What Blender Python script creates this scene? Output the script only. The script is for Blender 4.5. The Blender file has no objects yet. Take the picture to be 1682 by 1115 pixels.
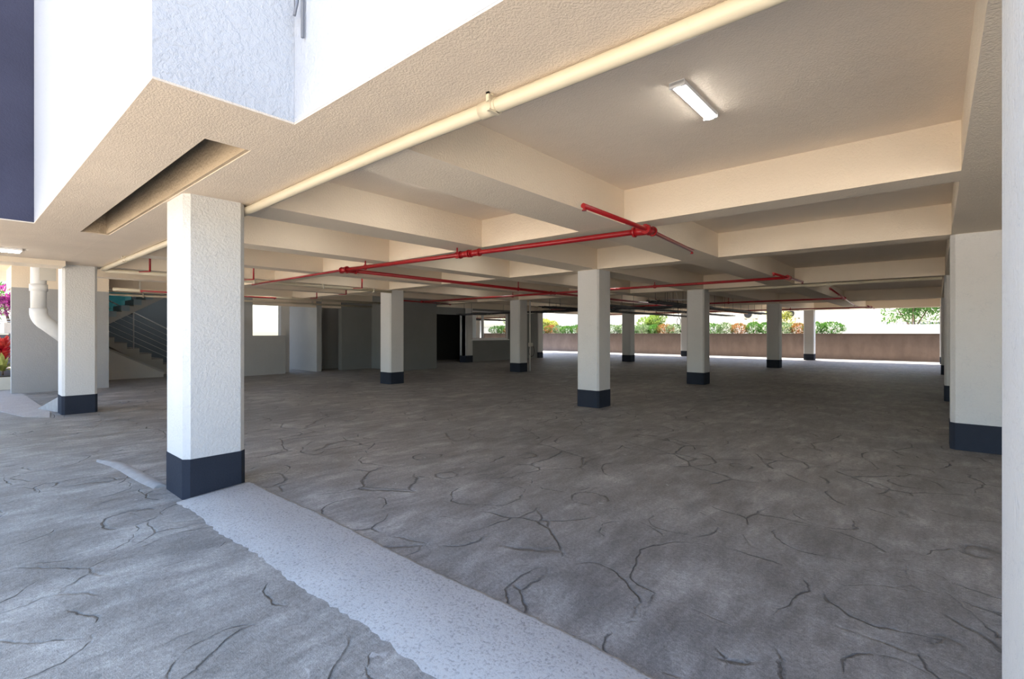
import bpy, bmesh, math, random
from mathutils import Vector, Matrix
PI = math.pi
SC = bpy.context.scene
C = SC.collection

# ------------------------------------------------------------------ camera, sky, sun, exposure
cam = bpy.data.cameras.new('camera')
cam.sensor_width = 36.0
cam.lens = 805.5 / 1682 * 36.0
cam.shift_y = -10.6 / 1682
cam.clip_start = 0.02
cam.clip_end = 600
cam_o = bpy.data.objects.new('camera', cam)
C.objects.link(cam_o)
cam_o.location = (0, 0, 1.5)
cam_o.rotation_euler = (PI / 2, 0, math.radians(40.847))
SC.camera = cam_o

SUN_AZ, SUN_EL = math.radians(-30), math.radians(70)      # azimuth from +Y towards +X
w = bpy.data.worlds.new('sky')
SC.world = w
w.use_nodes = True
nt = w.node_tree
nt.nodes.clear()
wo = nt.nodes.new('ShaderNodeOutputWorld')
wb = nt.nodes.new('ShaderNodeBackground')
ws = nt.nodes.new('ShaderNodeTexSky')
ws.sky_type = 'NISHITA'
ws.sun_disc = False
ws.sun_elevation = SUN_EL
ws.sun_rotation = SUN_AZ
ws.air_density = 1.0
ws.dust_density = 2.5
ws.ozone_density = 1.0
nt.links.new(ws.outputs[0], wb.inputs[0])
wb.inputs[1].default_value = 0.50
nt.links.new(wb.outputs[0], wo.inputs[0])

sun = bpy.data.lights.new('sun', 'SUN')
sun.energy = 14.0
sun.angle = math.radians(0.6)
sun.color = (1.0, 0.95, 0.86)
sun_o = bpy.data.objects.new('sun', sun)
C.objects.link(sun_o)
sd = Vector((math.sin(SUN_AZ) * math.cos(SUN_EL), math.cos(SUN_AZ) * math.cos(SUN_EL), math.sin(SUN_EL)))
sun_o.rotation_euler = sd.to_track_quat('Z', 'Y').to_euler()
sun_o.location = (-20, 20, 40)

SC.view_settings.view_transform = 'Standard'
SC.view_settings.look = 'None'
SC.view_settings.gamma = 1.0
SC.view_settings.use_curve_mapping = False
SC.view_settings.exposure = 0.85
SC.cycles.max_bounces = 12
SC.cycles.diffuse_bounces = 8
SC.cycles.sample_clamp_indirect = 6.0

# ------------------------------------------------------------------ materials
class N:
    """small node-tree writer"""
    def __init__(s, name):
        s.m = bpy.data.materials.new(name)
        s.m.use_nodes = True
        s.t = s.m.node_tree
        s.b = s.t.nodes['Principled BSDF']
        s.tc = s.t.nodes.new('ShaderNodeTexCoord')
        s.geo = s.t.nodes.new('ShaderNodeNewGeometry')
        s.pos = s.geo.outputs['Position']
    def new(s, k): return s.t.nodes.new(k)
    def ln(s, a, b): s.t.links.new(a, b)
    def mapping(s, src, scale=(1, 1, 1), rot=(0, 0, 0), loc=(0, 0, 0)):
        n = s.new('ShaderNodeMapping'); s.ln(src, n.inputs[0])
        n.inputs['Scale'].default_value = scale; n.inputs['Rotation'].default_value = rot; n.inputs['Location'].default_value = loc
        return n.outputs[0]
    def noise(s, src, scale, detail=3, rough=.55, dist=0):
        n = s.new('ShaderNodeTexNoise'); s.ln(src, n.inputs['Vector'])
        n.inputs['Scale'].default_value = scale; n.inputs['Detail'].default_value = detail
        n.inputs['Roughness'].default_value = rough; n.inputs['Distortion'].default_value = dist
        return n.outputs['Fac']
    def noisec(s, src, scale, detail=2):
        n = s.new('ShaderNodeTexNoise'); s.ln(src, n.inputs['Vector'])
        n.inputs['Scale'].default_value = scale; n.inputs['Detail'].default_value = detail
        return n.outputs['Color']
    def ramp(s, src, stops):
        n = s.new('ShaderNodeValToRGB'); s.ln(src, n.inputs[0])
        e = n.color_ramp.elements
        while len(e) < len(stops): e.new(.5)
        for i, (p, c) in enumerate(stops):
            e[i].position = p
            if not isinstance(c, (tuple, list)): c = (c, c, c)
            e[i].color = tuple(c) + (1,)
        return n.outputs[0]
    def mix(s, f, a, b, mode='MIX'):
        n = s.new('ShaderNodeMixRGB'); n.blend_type = mode
        for i, v in enumerate((f, a, b)):
            if hasattr(v, 'is_linked'): s.ln(v, n.inputs[i])
            elif isinstance(v, (int, float)): n.inputs[i].default_value = v if i == 0 else (v, v, v, 1)
            else: n.inputs[i].default_value = tuple(v) + (1,)
        return n.outputs[0]
    def math(s, op, a, b=0.0):
        n = s.new('ShaderNodeMath'); n.operation = op
        for i, v in enumerate((a, b)):
            if hasattr(v, 'is_linked'): s.ln(v, n.inputs[i])
            else: n.inputs[i].default_value = v
        return n.outputs[0]
    def vadd(s, a, b, scale=1.0):
        n = s.new('ShaderNodeVectorMath'); n.operation = 'MULTIPLY_ADD'
        s.ln(b, n.inputs[0]); n.inputs[1].default_value = (scale,) * 3; s.ln(a, n.inputs[2])
        return n.outputs[0]
    def voro(s, src, scale, feature='F1', rand=1.0):
        n = s.new('ShaderNodeTexVoronoi'); n.feature = feature; s.ln(src, n.inputs['Vector'])
        n.inputs['Scale'].default_value = scale; n.inputs['Randomness'].default_value = rand
        return n.outputs['Distance']
    def bump(s, h, strength=.3, dist=.01, prev=None):
        n = s.new('ShaderNodeBump'); s.ln(h, n.inputs['Height'])
        n.inputs['Strength'].default_value = strength; n.inputs['Distance'].default_value = dist
        if prev is not None: s.ln(prev, n.inputs['Normal'])
        return n.outputs[0]
    def out(s, col, rough=.8, normal=None, metal=0.0, spec=None):
        if hasattr(col, 'is_linked'): s.ln(col, s.b.inputs['Base Color'])
        else: s.b.inputs['Base Color'].default_value = tuple(col) + (1,)
        if hasattr(rough, 'is_linked'): s.ln(rough, s.b.inputs['Roughness'])
        else: s.b.inputs['Roughness'].default_value = rough
        s.b.inputs['Metallic'].default_value = metal
        if spec is not None: s.b.inputs['Specular IOR Level'].default_value = spec
        if normal is not None: s.ln(normal, s.b.inputs['Normal'])
        return s.m

def stucco(name, col, grain=55, depth=.006, strength=.55, var=.06, crack=False, stain=None):
    n = N(name)
    big = n.noise(n.pos, .9, 4, .6)
    f = n.ramp(big, [(.3, 1 - var), (.7, 1.0)])
    c = n.mix(1.0, col, f, 'MULTIPLY')
    if stain:
        sm = n.ramp(n.noise(n.pos, 1.7, 6, .65, .6), [(.60, 0.0), (.72, 1.0)])
        c = n.mix(n.math('MULTIPLY', sm, .45), c, stain)
    g1 = n.noise(n.vadd(n.pos, n.noisec(n.pos, 20), .02), grain, 3, .6)
    g1 = n.ramp(g1, [(.38, 0.0), (.62, 1.0)])
    nb = n.bump(g1, strength, depth)
    g2 = n.noise(n.pos, 6, 2)
    nb = n.bump(g2, .12, .03, nb)
    if crack:
        v = n.voro(n.vadd(n.pos, n.noisec(n.pos, 9, 4), .09), 22, 'DISTANCE_TO_EDGE')
        k = n.ramp(v, [(0.0, 1.0), (.035, 0.0)])
        mask = n.ramp(n.noise(n.pos, 7, 3), [(.50, 0.0), (.60, 1.0)])
        k = n.math('MULTIPLY', k, mask)
        c = n.mix(n.math('MULTIPLY', k, .38), c, (.42, .44, .47))
        nb = n.bump(n.math('SUBTRACT', 1.0, k), .3, .004, nb)
    return n.out(c, .92, nb, spec=.12)

M = {}
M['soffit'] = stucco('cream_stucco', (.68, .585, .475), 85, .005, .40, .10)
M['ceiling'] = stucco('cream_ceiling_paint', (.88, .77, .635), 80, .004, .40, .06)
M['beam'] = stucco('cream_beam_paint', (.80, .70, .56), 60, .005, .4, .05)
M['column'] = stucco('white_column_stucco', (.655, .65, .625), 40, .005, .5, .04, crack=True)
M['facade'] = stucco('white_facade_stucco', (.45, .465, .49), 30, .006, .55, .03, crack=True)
M['dark_facade'] = stucco('dark_slate_facade', (.060, .062, .095), 50, .004, .4, .25)
M['raw'] = stucco('raw_recess_concrete', (.50, .40, .28), 30, .006, .4, .25, stain=(.10, .08, .06))
M['band'] = stucco('charcoal_base_paint', (.036, .042, .056), 60, .004, .4, .2)
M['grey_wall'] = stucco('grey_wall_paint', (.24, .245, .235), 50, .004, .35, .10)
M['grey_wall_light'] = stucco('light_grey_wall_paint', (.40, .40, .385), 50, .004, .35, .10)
M['stair_wall'] = stucco('stairwell_plaster', (.66, .65, .61), 50, .003, .3, .08)
M['stair_back'] = stucco('stairwell_back_paint', (.20, .235, .27), 50, .003, .3, .10)
M['far_wall'] = stucco('far_building_plaster', (.90, .85, .74), 20, .01, .3, .06)

def floor_mat():
    n = N('stamped_concrete_floor')
    p = n.pos
    wp = n.vadd(p, n.noisec(p, 1.3, 3), .42)
    wp = n.vadd(wp, n.noisec(p, 12.0, 4), .045)
    flat = n.mapping(wp, (1, 1, .01))
    f1 = n.voro(flat, 1.25, 'F1', .75)
    f2 = n.voro(n.mapping(wp, (1, 1, .01), loc=(5.3, 2.1, 0)), .95, 'F1', .8)
    def ring(d, r0, w_): return n.ramp(n.math('ABSOLUTE', n.math('SUBTRACT', d, r0)), [(0.0, 1.0), (w_, 0.0)])
    m1 = n.ramp(n.noise(n.mapping(p, (1, 1, 1), loc=(3, 8, 0)), 1.9, 3, .6), [(.48, 0.0), (.56, 1.0)])
    m2 = n.ramp(n.noise(n.mapping(p, (1, 1, 1), loc=(9, 1, 4)), 1.8, 3, .6), [(.47, 0.0), (.55, 1.0)])
    edge_ = n.ramp(n.voro(flat, 1.25, 'DISTANCE_TO_EDGE', .75), [(0.0, 1.0), (.007, .6), (.014, 0.0)])
    m3 = n.ramp(n.noise(n.mapping(p, (1, 1, 1), loc=(1, 5, 7)), .9, 3, .6), [(.50, 0.0), (.58, 1.0)])
    line = n.math('MAXIMUM', n.math('MULTIPLY', ring(f1, .42, .009), m1), n.math('MAXIMUM', n.math('MULTIPLY', ring(f2, .46, .008), m2), n.math('MULTIPLY', edge_, m3)))
    # hairline scribbles
    v2 = n.voro(n.mapping(n.vadd(p, n.noisec(p, 2.6, 4), .5), (1, 1, .02)), 3.1, 'DISTANCE_TO_EDGE')
    hair = n.math('MULTIPLY', n.ramp(v2, [(0.0, 1.0), (.012, 0.0)]), n.ramp(n.noise(p, 1.6, 3), [(.55, 0.0), (.66, 1.0)]))
    st = n.noise(n.mapping(p, (1.0, .6, 1), (0, 0, .35)), 2.6, 9, .72, .3)
    st2 = n.noise(p, .28, 4, .6, .4)
    fine = n.noise(p, 42, 4, .7)
    speck = n.noise(p, 170, 2, .6)
    c = n.ramp(st, [(.30, (.155, .145, .135)), (.50, (.265, .25, .235)), (.68, (.42, .40, .375))])
    c = n.mix(.75, c, n.ramp(st2, [(.32, (.62, .62, .63)), (.66, (1.08, 1.06, 1.04))]), 'MULTIPLY')
    c = n.mix(.55, c, n.ramp(fine, [(.28, .45), (.72, 1.5)]), 'MULTIPLY')
    c = n.mix(.5, c, n.ramp(speck, [(.3, .45), (.7, 1.5)]), 'MULTIPLY')
    long_ = n.noise(n.mapping(p, (1.0, .22, 1), (0, 0, .9)), 9, 5, .7)
    c = n.mix(.5, c, n.ramp(long_, [(.32, .62), (.68, 1.35)]), 'MULTIPLY')
    # cooler tint on the floor outside the building's front edge
    sx = n.new('ShaderNodeSeparateXYZ'); n.ln(p, sx.inputs[0])
    edge = n.math('ADD', sx.outputs[1], n.math('MULTIPLY', n.noise(p, 2.5, 4), 1.2))
    mr = n.new('ShaderNodeMapRange'); n.ln(edge, mr.inputs[0])
    mr.inputs[1].default_value = 1.2; mr.inputs[2].default_value = 3.2; mr.inputs[3].default_value = 1.0; mr.inputs[4].default_value = 0.0
    c = n.mix(mr.outputs[0], c, n.mix(.85, c, (.88, .98, .99), 'MULTIPLY'))
    wh = n.ramp(n.voro(n.vadd(p, n.noisec(p, 8, 2), .25), 2.3, 'F1'), [(.035, 1.0), (.06, 0.0)])
    c = n.mix(n.math('MULTIPLY', wh, .35), c, (.6, .6, .6))
    c = n.mix(n.math('MULTIPLY', line, .50), c, (.045, .043, .042))
    c = n.mix(n.math('MULTIPLY', hair, .35), c, (.06, .058, .055))
    rim = n.math('SUBTRACT', n.ramp(line, [(0.0, 0.0), (.25, 1.0)]), line)
    nb = n.bump(n.math('SUBTRACT', 1.0, line), .9, .018)
    nb = n.bump(fine, .6, .012, nb)
    nb = n.bump(speck, .5, .005, nb)
    rg = n.ramp(st, [(.3, .45), (.7, .75)])
    return n.out(c, rg, nb, spec=.35)
M['floor'] = floor_mat()

def kerb_mat():
    n = N('pale_rendered_kerb')
    g = n.noise(n.vadd(n.pos, n.noisec(n.pos, 30), .02), 60, 4, .65)
    pit = n.ramp(g, [(.30, .55), (.48, 1.0)])
    c = n.mix(1.0, n.mix(n.noise(n.pos, 3, 4), (.33, .32, .305), (.43, .415, .395)), pit, 'MULTIPLY')
    nb = n.bump(g, .8, .008)
    return n.out(c, .9, nb, spec=.2)
M['kerb'] = kerb_mat()

def simple(name, col, rough=.6, metal=0.0, var=.0, scale=8, bump=0, spec=None):
    n = N(name)
    c = col
    if var:
        c = n.mix(1.0, col, n.ramp(n.noise(n.pos, scale, 4), [(.3, 1 - var), (.7, 1.0)]), 'MULTIPLY')
    nb = n.bump(n.noise(n.pos, 70, 3), bump, .003) if bump else None
    return n.out(c, rough, nb, metal, spec)

def pipe_paint():
    n = N('cream_pipe_paint')
    c = n.mix(n.noise(n.pos, 5, 4), (.55, .48, .35), (.62, .56, .42))
    drip = n.ramp(n.noise(n.mapping(n.pos, (1.5, 1, 1)), 14, 4, .7), [(.66, 0.0), (.70, 1.0)])
    c = n.mix(n.math('MULTIPLY', drip, .35), c, (.45, .40, .30))
    nb = n.bump(n.noise(n.pos, 35, 3), .2, .004)
    return n.out(c, .45, nb)
M['pipe'] = pipe_paint()
M['red'] = simple('red_sprinkler_paint', (.34, .008, .012), .3, 0, .15, 10)
M['pvc'] = simple('white_pvc', (.66, .65, .62), .45, 0, .06, 6)
M['white_metal'] = simple('white_painted_metal', (.85, .85, .85), .4)
M['steel'] = simple('brushed_steel', (.72, .72, .72), .28, 1.0, .1, 20)
M['dark_metal'] = simple('dark_metal', (.03, .03, .032), .5, .5)
M['grey_conduit'] = simple('grey_conduit', (.16, .18, .22), .5)
M['cable'] = simple('black_cable', (.012, .012, .012), .5)
M['pale_cable'] = simple('pale_cable', (.62, .60, .52), .5)
M['strap'] = simple('galvanised_strap', (.52, .49, .42), .5, .3)
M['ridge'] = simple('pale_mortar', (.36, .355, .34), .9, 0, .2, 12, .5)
M['paving'] = simple('pale_sunny_paving', (.50, .49, .46), .9, 0, .2, 3, .4)
M['forecourt'] = simple('pale_beige_paving', (.60, .52, .42), .9, 0, .12, 2, .4)
M['planter'] = simple('cream_planter_plaster', (.72, .66, .54), .9, 0, .1, 6)
M['soil'] = simple('dark_soil', (.05, .035, .025), .95, 0, .3, 20, .5)
M['tile'] = simple('grey_step_tile', (.22, .21, .20), .5)
M['nosing'] = simple('pale_blue_step_paint', (.42, .55, .60), .5)
M['bark'] = simple('brown_bark', (.16, .11, .075), .9, 0, .3, 15, .5)
M['dark_panel'] = simple('dark_fence_panel', (.045, .045, .055), .6)
M['slat'] = simple('grey_fence_slat', (.33, .34, .35), .6)
M['ac_body'] = simple('beige_metal', (.62, .56, .46), .5, 0, .08)
M['door_dark'] = simple('dark_door_paint', (.02, .02, .02), .6)
M['dark_room'] = simple('storeroom_shade_plaster', (.05, .05, .045), .9)  # near-black: the darkness of the unlit room put into the colour

def parapet_mat():
    n = N('brown_parapet_render')
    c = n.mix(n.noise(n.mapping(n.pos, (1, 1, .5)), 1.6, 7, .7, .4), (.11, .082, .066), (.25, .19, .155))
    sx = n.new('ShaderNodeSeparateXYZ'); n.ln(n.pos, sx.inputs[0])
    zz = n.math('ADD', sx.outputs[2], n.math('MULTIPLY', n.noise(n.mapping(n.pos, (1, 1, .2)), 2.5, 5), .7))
    c = n.mix(1.0, c, n.ramp(n.math('MULTIPLY', zz, .5), [(.30, (1.25, 1.22, 1.2)), (.62, (.80, .78, .78)), (.85, (.58, .57, .58))]), 'MULTIPLY')  # lighter towards the foot, darker towards the top
    return n.out(c, .9, n.bump(n.noise(n.pos, 25, 4), .4, .01), spec=.2)
M['parapet'] = parapet_mat()

def leaf_mat(name, a, b, rough=.5, t=.35):
    n = N(name)
    oi = n.new('ShaderNodeObjectInfo')
    c = n.mix(n.ramp(n.noise(n.pos, 7, 2), [(.35, 0.0), (.65, 1.0)]), a, b)
    m = n.out(c, rough)
    tr = n.new('ShaderNodeBsdfTranslucent'); n.ln(c, tr.inputs[0])
    mx = n.new('ShaderNodeMixShader'); mx.inputs[0].default_value = t
    n.ln(n.b.outputs[0], mx.inputs[1]); n.ln(tr.outputs[0], mx.inputs[2])
    o = [x for x in n.t.nodes if x.type == 'OUTPUT_MATERIAL'][0]
    n.ln(mx.outputs[0], o.inputs[0])
    return m
M['leaf_green'] = leaf_mat('green_leaf', (.03, .10, .012), (.10, .22, .035))
M['leaf_var'] = leaf_mat('variegated_leaf', (.03, .09, .02), (.26, .33, .16))
M['leaf_orange'] = leaf_mat('orange_red_leaf', (.06, .11, .02), (.42, .13, .05))
M['leaf_lime'] = leaf_mat('lime_leaf', (.10, .19, .03), (.26, .33, .07))
M['leaf_red'] = leaf_mat('crimson_leaf', (.50, .01, .03), (.75, .12, .08))
M['leaf_pink'] = leaf_mat('magenta_blossom', (.25, .02, .15), (.35, .06, .24))
M['leaf_yellow'] = leaf_mat('yellow_green_leaf', (.24, .27, .05), (.42, .40, .10))

def emis(name, col, strength):
    m = bpy.data.materials.new(name); m.use_nodes = True
    b = m.node_tree.nodes['Principled BSDF']
    b.inputs['Base Color'].default_value = (.9, .9, .9, 1)
    b.inputs['Emission Color'].default_value = tuple(col) + (1,)
    b.inputs['Emission Strength'].default_value = strength
    return m
M['led'] = emis('lit_led_diffuser', (1.0, .97, .92), 24)

def glass(name, tint, refl, tr_col):
    n = N(name)
    g = n.new('ShaderNodeBsdfGlossy'); g.inputs[0].default_value = tuple(tint) + (1,); g.inputs[1].default_value = .01
    t = n.new('ShaderNodeBsdfTransparent'); t.inputs[0].default_value = tuple(tr_col) + (1,)
    mx = n.new('ShaderNodeMixShader'); mx.inputs[0].default_value = refl
    n.ln(t.outputs[0], mx.inputs[1]); n.ln(g.outputs[0], mx.inputs[2])
    o = [x for x in n.t.nodes if x.type == 'OUTPUT_MATERIAL'][0]
    n.ln(mx.outputs[0], o.inputs[0])
    return n.m
M['mirror_glass'] = glass('reflective_window_glass', (.95, .97, .97), .72, (.25, .27, .27))
M['teal_glass'] = glass('teal_window_glass', (.5, .8, .85), .10, (.07, .15, .165))

# ------------------------------------------------------------------ mesh helpers
def box(bm, x0, x1, y0, y1, z0, z1, bev=0.0):
    ps = [(x, y, z) for x in (x0, x1) for y in (y0, y1) for z in (z0, z1)]
    v = [bm.verts.new(p) for p in ps]
    fs = [(0, 1, 3, 2), (4, 6, 7, 5), (0, 4, 5, 1), (2, 3, 7, 6), (0, 2, 6, 4), (1, 5, 7, 3)]
    new = [bm.faces.new([v[i] for i in f]) for f in fs]
    if bev:
        es = list({e for f in new for e in f.edges})
        bmesh.ops.bevel(bm, geom=es, offset=bev, segments=2, profile=.5, affect='EDGES')

def prism(bm, pts, z0, z1):
    """pts: outline in XY, extruded in Z"""
    a = [bm.verts.new((x, y, z0)) for x, y in pts]; b = [bm.verts.new((x, y, z1)) for x, y in pts]
    n = len(pts)
    bm.faces.new(a[::-1]); bm.faces.new(b)
    for i in range(n): bm.faces.new((a[i], a[(i + 1) % n], b[(i + 1) % n], b[i]))

def prism_x(bm, pts, x0, x1):
    """pts: outline in YZ, extruded in X"""
    a = [bm.verts.new((x0, y, z)) for y, z in pts]; b = [bm.verts.new((x1, y, z)) for y, z in pts]
    n = len(pts)
    bm.faces.new(a); bm.faces.new(b[::-1])
    for i in range(n): bm.faces.new((a[(i + 1) % n], a[i], b[i], b[(i + 1) % n]))

def tube(bm, pts, r, seg=12, caps=True):
    pts = [Vector(p) for p in pts]
    rs = r if isinstance(r, (list, tuple)) else [r] * len(pts)
    rings = []; up = None
    for i, p in enumerate(pts):
        if i == 0: d = pts[1] - p
        elif i == len(pts) - 1: d = p - pts[i - 1]
        else: d = (pts[i + 1] - p).normalized() + (p - pts[i - 1]).normalized()
        d.normalize()
        if up is None: up = d.orthogonal().normalized()
        up = (up - d * up.dot(d))
        up = up.normalized() if up.length > 1e-6 else d.orthogonal().normalized()
        s = d.cross(up)
        rings.append([bm.verts.new(p + (up * math.cos(2 * PI * k / seg) + s * math.sin(2 * PI * k / seg)) * rs[i]) for k in range(seg)])
    for a, b in zip(rings, rings[1:]):
        for k in range(seg):
            f = bm.faces.new((a[k], a[(k + 1) % seg], b[(k + 1) % seg], b[k])); f.smooth = True
    if caps:
        bm.faces.new(rings[0][::-1]); bm.faces.new(rings[-1])

def BM(): return bmesh.new()

def obj(name, bm, mat, parent=None, smooth=False):
    bmesh.ops.recalc_face_normals(bm, faces=bm.faces[:])
    me = bpy.data.meshes.new(name)
    bm.to_mesh(me); bm.free()
    me.materials.append(mat)
    o = bpy.data.objects.new(name, me)
    C.objects.link(o)
    if parent is not None:
        o.parent = parent
        o.matrix_parent_inverse = Matrix.Identity(4)
        # children are written in world coordinates; bring them into the parent's frame
        me.transform(Matrix.Translation(-parent.location) if not parent.get('_local') else Matrix.Identity(4))
    return o

def tag(o, label=None, cat=None, group=None, kind=None):
    if label: o['label'] = label
    if cat: o['category'] = cat
    if group: o['group'] = group
    if kind: o['kind'] = kind
    return o

def thing(name, label, cat, loc=(0, 0, 0), group=None):
    o = bpy.data.objects.new(name, None); C.objects.link(o)
    o.location = loc; o.empty_display_size = .1
    return tag(o, label, cat, group)

def struct(name, bm, mat, label=None, cat=None):
    return tag(obj(name, bm, mat), label, cat, None, 'structure')

def bx(*a, **k):
    bm = BM(); box(bm, *a, **k); return bm

def copy_tree(o, parent=None):
    c = o.copy(); C.objects.link(c); c.parent = parent
    for ch in list(o.children): copy_tree(ch, c)
    return c

ZB, ZS = 2.77, 3.17          # beam soffit, slab soffit

# ------------------------------------------------------------------ large structure
def grid_floor():
    bm = BM(); box(bm, -60, 25, -25, 33.6, -.30, 0); return bm
struct('forecourt', bx(-60, 25, -30, -1.6, -.28, .006), M['forecourt'], 'pale beige sunlit forecourt paving behind the viewer, added for its bounce light', 'ground')  # unseen paving added to bounce warm sunlight up to the soffits
struct('floor', grid_floor(), M['floor'], 'grey brown stamped concrete floor of the open garage and its forecourt', 'floor')
struct('ground', bx(-120, 90, -70, 130, -.6, -.301), M['paving'], 'pale sunlit ground beyond the garage', 'ground')
bm = BM(); box(bm, -18.75, 8, 1.40, 31.8, ZS, 3.45); box(bm, -22.95, -18.75, 1.40, 6.4, ZS, 3.45); box(bm, -21.2, -18.75, 9.45, 31.8, ZS, 3.45)  # right end carried on unseen to darken the right-facing sides
struct('ceiling', bm, M['ceiling'], 'cream stippled concrete ceiling slab over the parking floor', 'ceiling')

# upper storeys
bm = BM(); box(bm, -22.9, 8, 1.385, 31.8, 3.45, 7.4); box(bm, -12.6, 8, 1.38, 1.94, ZB, 3.45)  # unseen right end extended to shade the right-facing sides
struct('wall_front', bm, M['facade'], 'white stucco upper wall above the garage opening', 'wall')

# beams under the slab: each its own object
def beam(x0, x1, y0, y1, label, z0=ZB, mat='beam', name='ceiling_beam'):
    struct(name, bx(x0, x1, y0, y1, z0, ZS + .02), M[mat], label, 'beam')
# edge beam along the opening has the rough soffit, laid just under the white wall
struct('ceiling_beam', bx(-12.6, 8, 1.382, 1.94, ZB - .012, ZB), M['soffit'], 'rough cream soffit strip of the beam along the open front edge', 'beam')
struct('trim_1', bx(-12.6, 8, 1.9401, 1.955, ZB - .012, ZS), M['beam'], 'cream inner face of the front edge beam', 'beam')
ROWX = [(5.20, 5.55), (8.47, 8.87), (14.34, 14.74), (23.4, 23.8), (31.35, 31.8)]
ROWN = ['cream cross beam over the first bay behind the batten light', 'cream cross beam over the nearest inner pillar row',
        'cream cross beam over the second inner pillar row', 'cream cross beam over the third inner pillar row',
        'cream edge beam along the far side above the parapet']
for (a, b), l in zip(ROWX, ROWN):
    beam(-18.7 if a > 7 else -18.7, .15, a, b, l)
COLY = [(-.0, 0)]
BY = [(.15, .66, 'deep cream beam along the right pillar row'), (-3.38, -2.76, 'wide cream beam running inward beside the batten light'),
      (-5.64, -5.085, 'cream beam running inward over the pillar nearest the camera'), (-7.82, -7.40, 'cream beam running inward left of the nearest pillar'),
      (-10.15, -9.75, 'cream beam running inward between the two front pillars'), (-12.58, -12.06, 'cream beam running inward over the left front pillar'),
      (-14.7, -14.3, 'cream beam running inward left of the left front pillar'), (-18.7, -18.14, 'cream beam running inward above the grey side walls')]
for x0, x1, l in BY:
    o = BM(); box(o, x0, x1, 1.955, 31.79, ZB + .001, ZS + .015)
    struct('ceiling_beam', o, M['beam'], l, 'beam')

# balcony block and dark block hanging over the forecourt
bm = BM()
box(bm, -7.83, -2.93, .67, 1.379, 3.16, 7.4)                     # body above the slot
box(bm, -7.83, -2.93, .67, 1.10, ZB, 3.16)                        # outer strip of the underside
box(bm, -3.58, -2.93, 1.10, 1.379, ZB, 3.16)                      # end of the underside
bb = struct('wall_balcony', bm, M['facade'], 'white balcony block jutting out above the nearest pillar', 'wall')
bm = BM()
def slab_z(bm, pts, z0, z1): prism(bm, pts, z0, z1)
slab_z(bm, [(-11.5, -2.2), (-7.83, -2.2), (-7.83, .67), (-2.93, .67), (-2.93, 1.381), (-3.58, 1.381), (-3.58, 1.10), (-8.06, 1.10), (-8.06, 1.381), (-11.5, 1.381)], ZB - .012, ZB)
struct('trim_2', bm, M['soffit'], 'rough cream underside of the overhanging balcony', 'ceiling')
struct('trim_3', bx(-8.06, -3.58, 1.355, 1.3795, ZB - .005, 3.16), M['raw'], 'stained brown raw concrete face inside the long soffit slot', 'wall')
struct('trim_4', bx(-8.06, -3.58, 1.10, 1.355, 3.13, 3.16), M['raw'], 'dark raw top of the long soffit slot', 'ceiling')
bm = BM(); box(bm, -8.085, -8.06, 1.10, 1.355, ZB, 3.13); box(bm, -3.58, -3.56, 1.10, 1.355, ZB, 3.13); box(bm, -8.06, -3.58, 1.085, 1.10, ZB, 3.13)
struct('trim_5', bm, M['raw'], 'raw plaster ends of the long soffit slot', 'wall')
bm = BM(); box(bm, -11.5, -7.84, -2.2, 1.08, ZB, 7.4); box(bm, -11.5, -8.1, 1.08, 1.379, ZB, 7.4)
struct('wall_dark', bm, M['dark_facade'], 'dark slate projecting upper block at the far left', 'wall')
bm = BM(); box(bm, -12.10, -11.5, -2.2, 1.38, ZB - .10, 3.2); struct('ceiling_beam', bm, M['beam'], 'shallow cream beam running out over the left front pillar', 'beam')
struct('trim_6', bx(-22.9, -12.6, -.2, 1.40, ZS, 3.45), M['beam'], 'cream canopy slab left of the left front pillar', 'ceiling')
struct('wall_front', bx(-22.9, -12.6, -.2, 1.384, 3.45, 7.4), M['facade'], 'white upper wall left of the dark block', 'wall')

# kerb ramp along the opening
def kerb():
    bm = BM(); rnd = random.Random(4)
    n = 150; rows = []
    for i in range(n + 1):
        x = -5.07 + (1.9 + 5.07) * i / n
        yo = 1.33 + .055 * (x + 5) / 3 + rnd.uniform(-.012, .012) + .012 * math.sin(x * 5)
        yi = 1.965 + rnd.uniform(-.008, .008) + .012 * math.sin(x * 3.1)
        rows.append([bm.verts.new(p) for p in ((x, yo, -.02), (x, yo + .02, .010 + rnd.uniform(-.004, .004)), (x, (yo + yi) / 2, .035), (x, yi - .03, .055), (x, yi, .046), (x, yi + .006, -.02))])
    for a, b in zip(rows, rows[1:]):
        for k in range(5):
            f = bm.faces.new((a[k], a[k + 1], b[k + 1], b[k])); f.smooth = True
    bm.faces.new(rows[0]); bm.faces.new(rows[-1][::-1])
    return bm
struct('kerb_strip', kerb(), M['kerb'], 'pale rough rendered kerb strip crossing the foreground floor', 'kerb')
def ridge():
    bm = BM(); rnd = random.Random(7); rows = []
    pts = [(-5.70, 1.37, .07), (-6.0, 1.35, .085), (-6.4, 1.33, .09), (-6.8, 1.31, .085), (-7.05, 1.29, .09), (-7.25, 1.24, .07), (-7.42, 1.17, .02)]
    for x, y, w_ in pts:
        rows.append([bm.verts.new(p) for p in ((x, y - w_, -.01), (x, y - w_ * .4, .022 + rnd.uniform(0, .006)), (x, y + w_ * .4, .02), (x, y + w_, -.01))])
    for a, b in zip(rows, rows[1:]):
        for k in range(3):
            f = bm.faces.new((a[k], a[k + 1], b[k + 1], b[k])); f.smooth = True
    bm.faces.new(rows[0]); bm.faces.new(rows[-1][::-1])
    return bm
struct('mortar_ridge', ridge(), M['ridge'], 'thin curved mortar ridge on the floor left of the nearest pillar', 'kerb')

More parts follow.
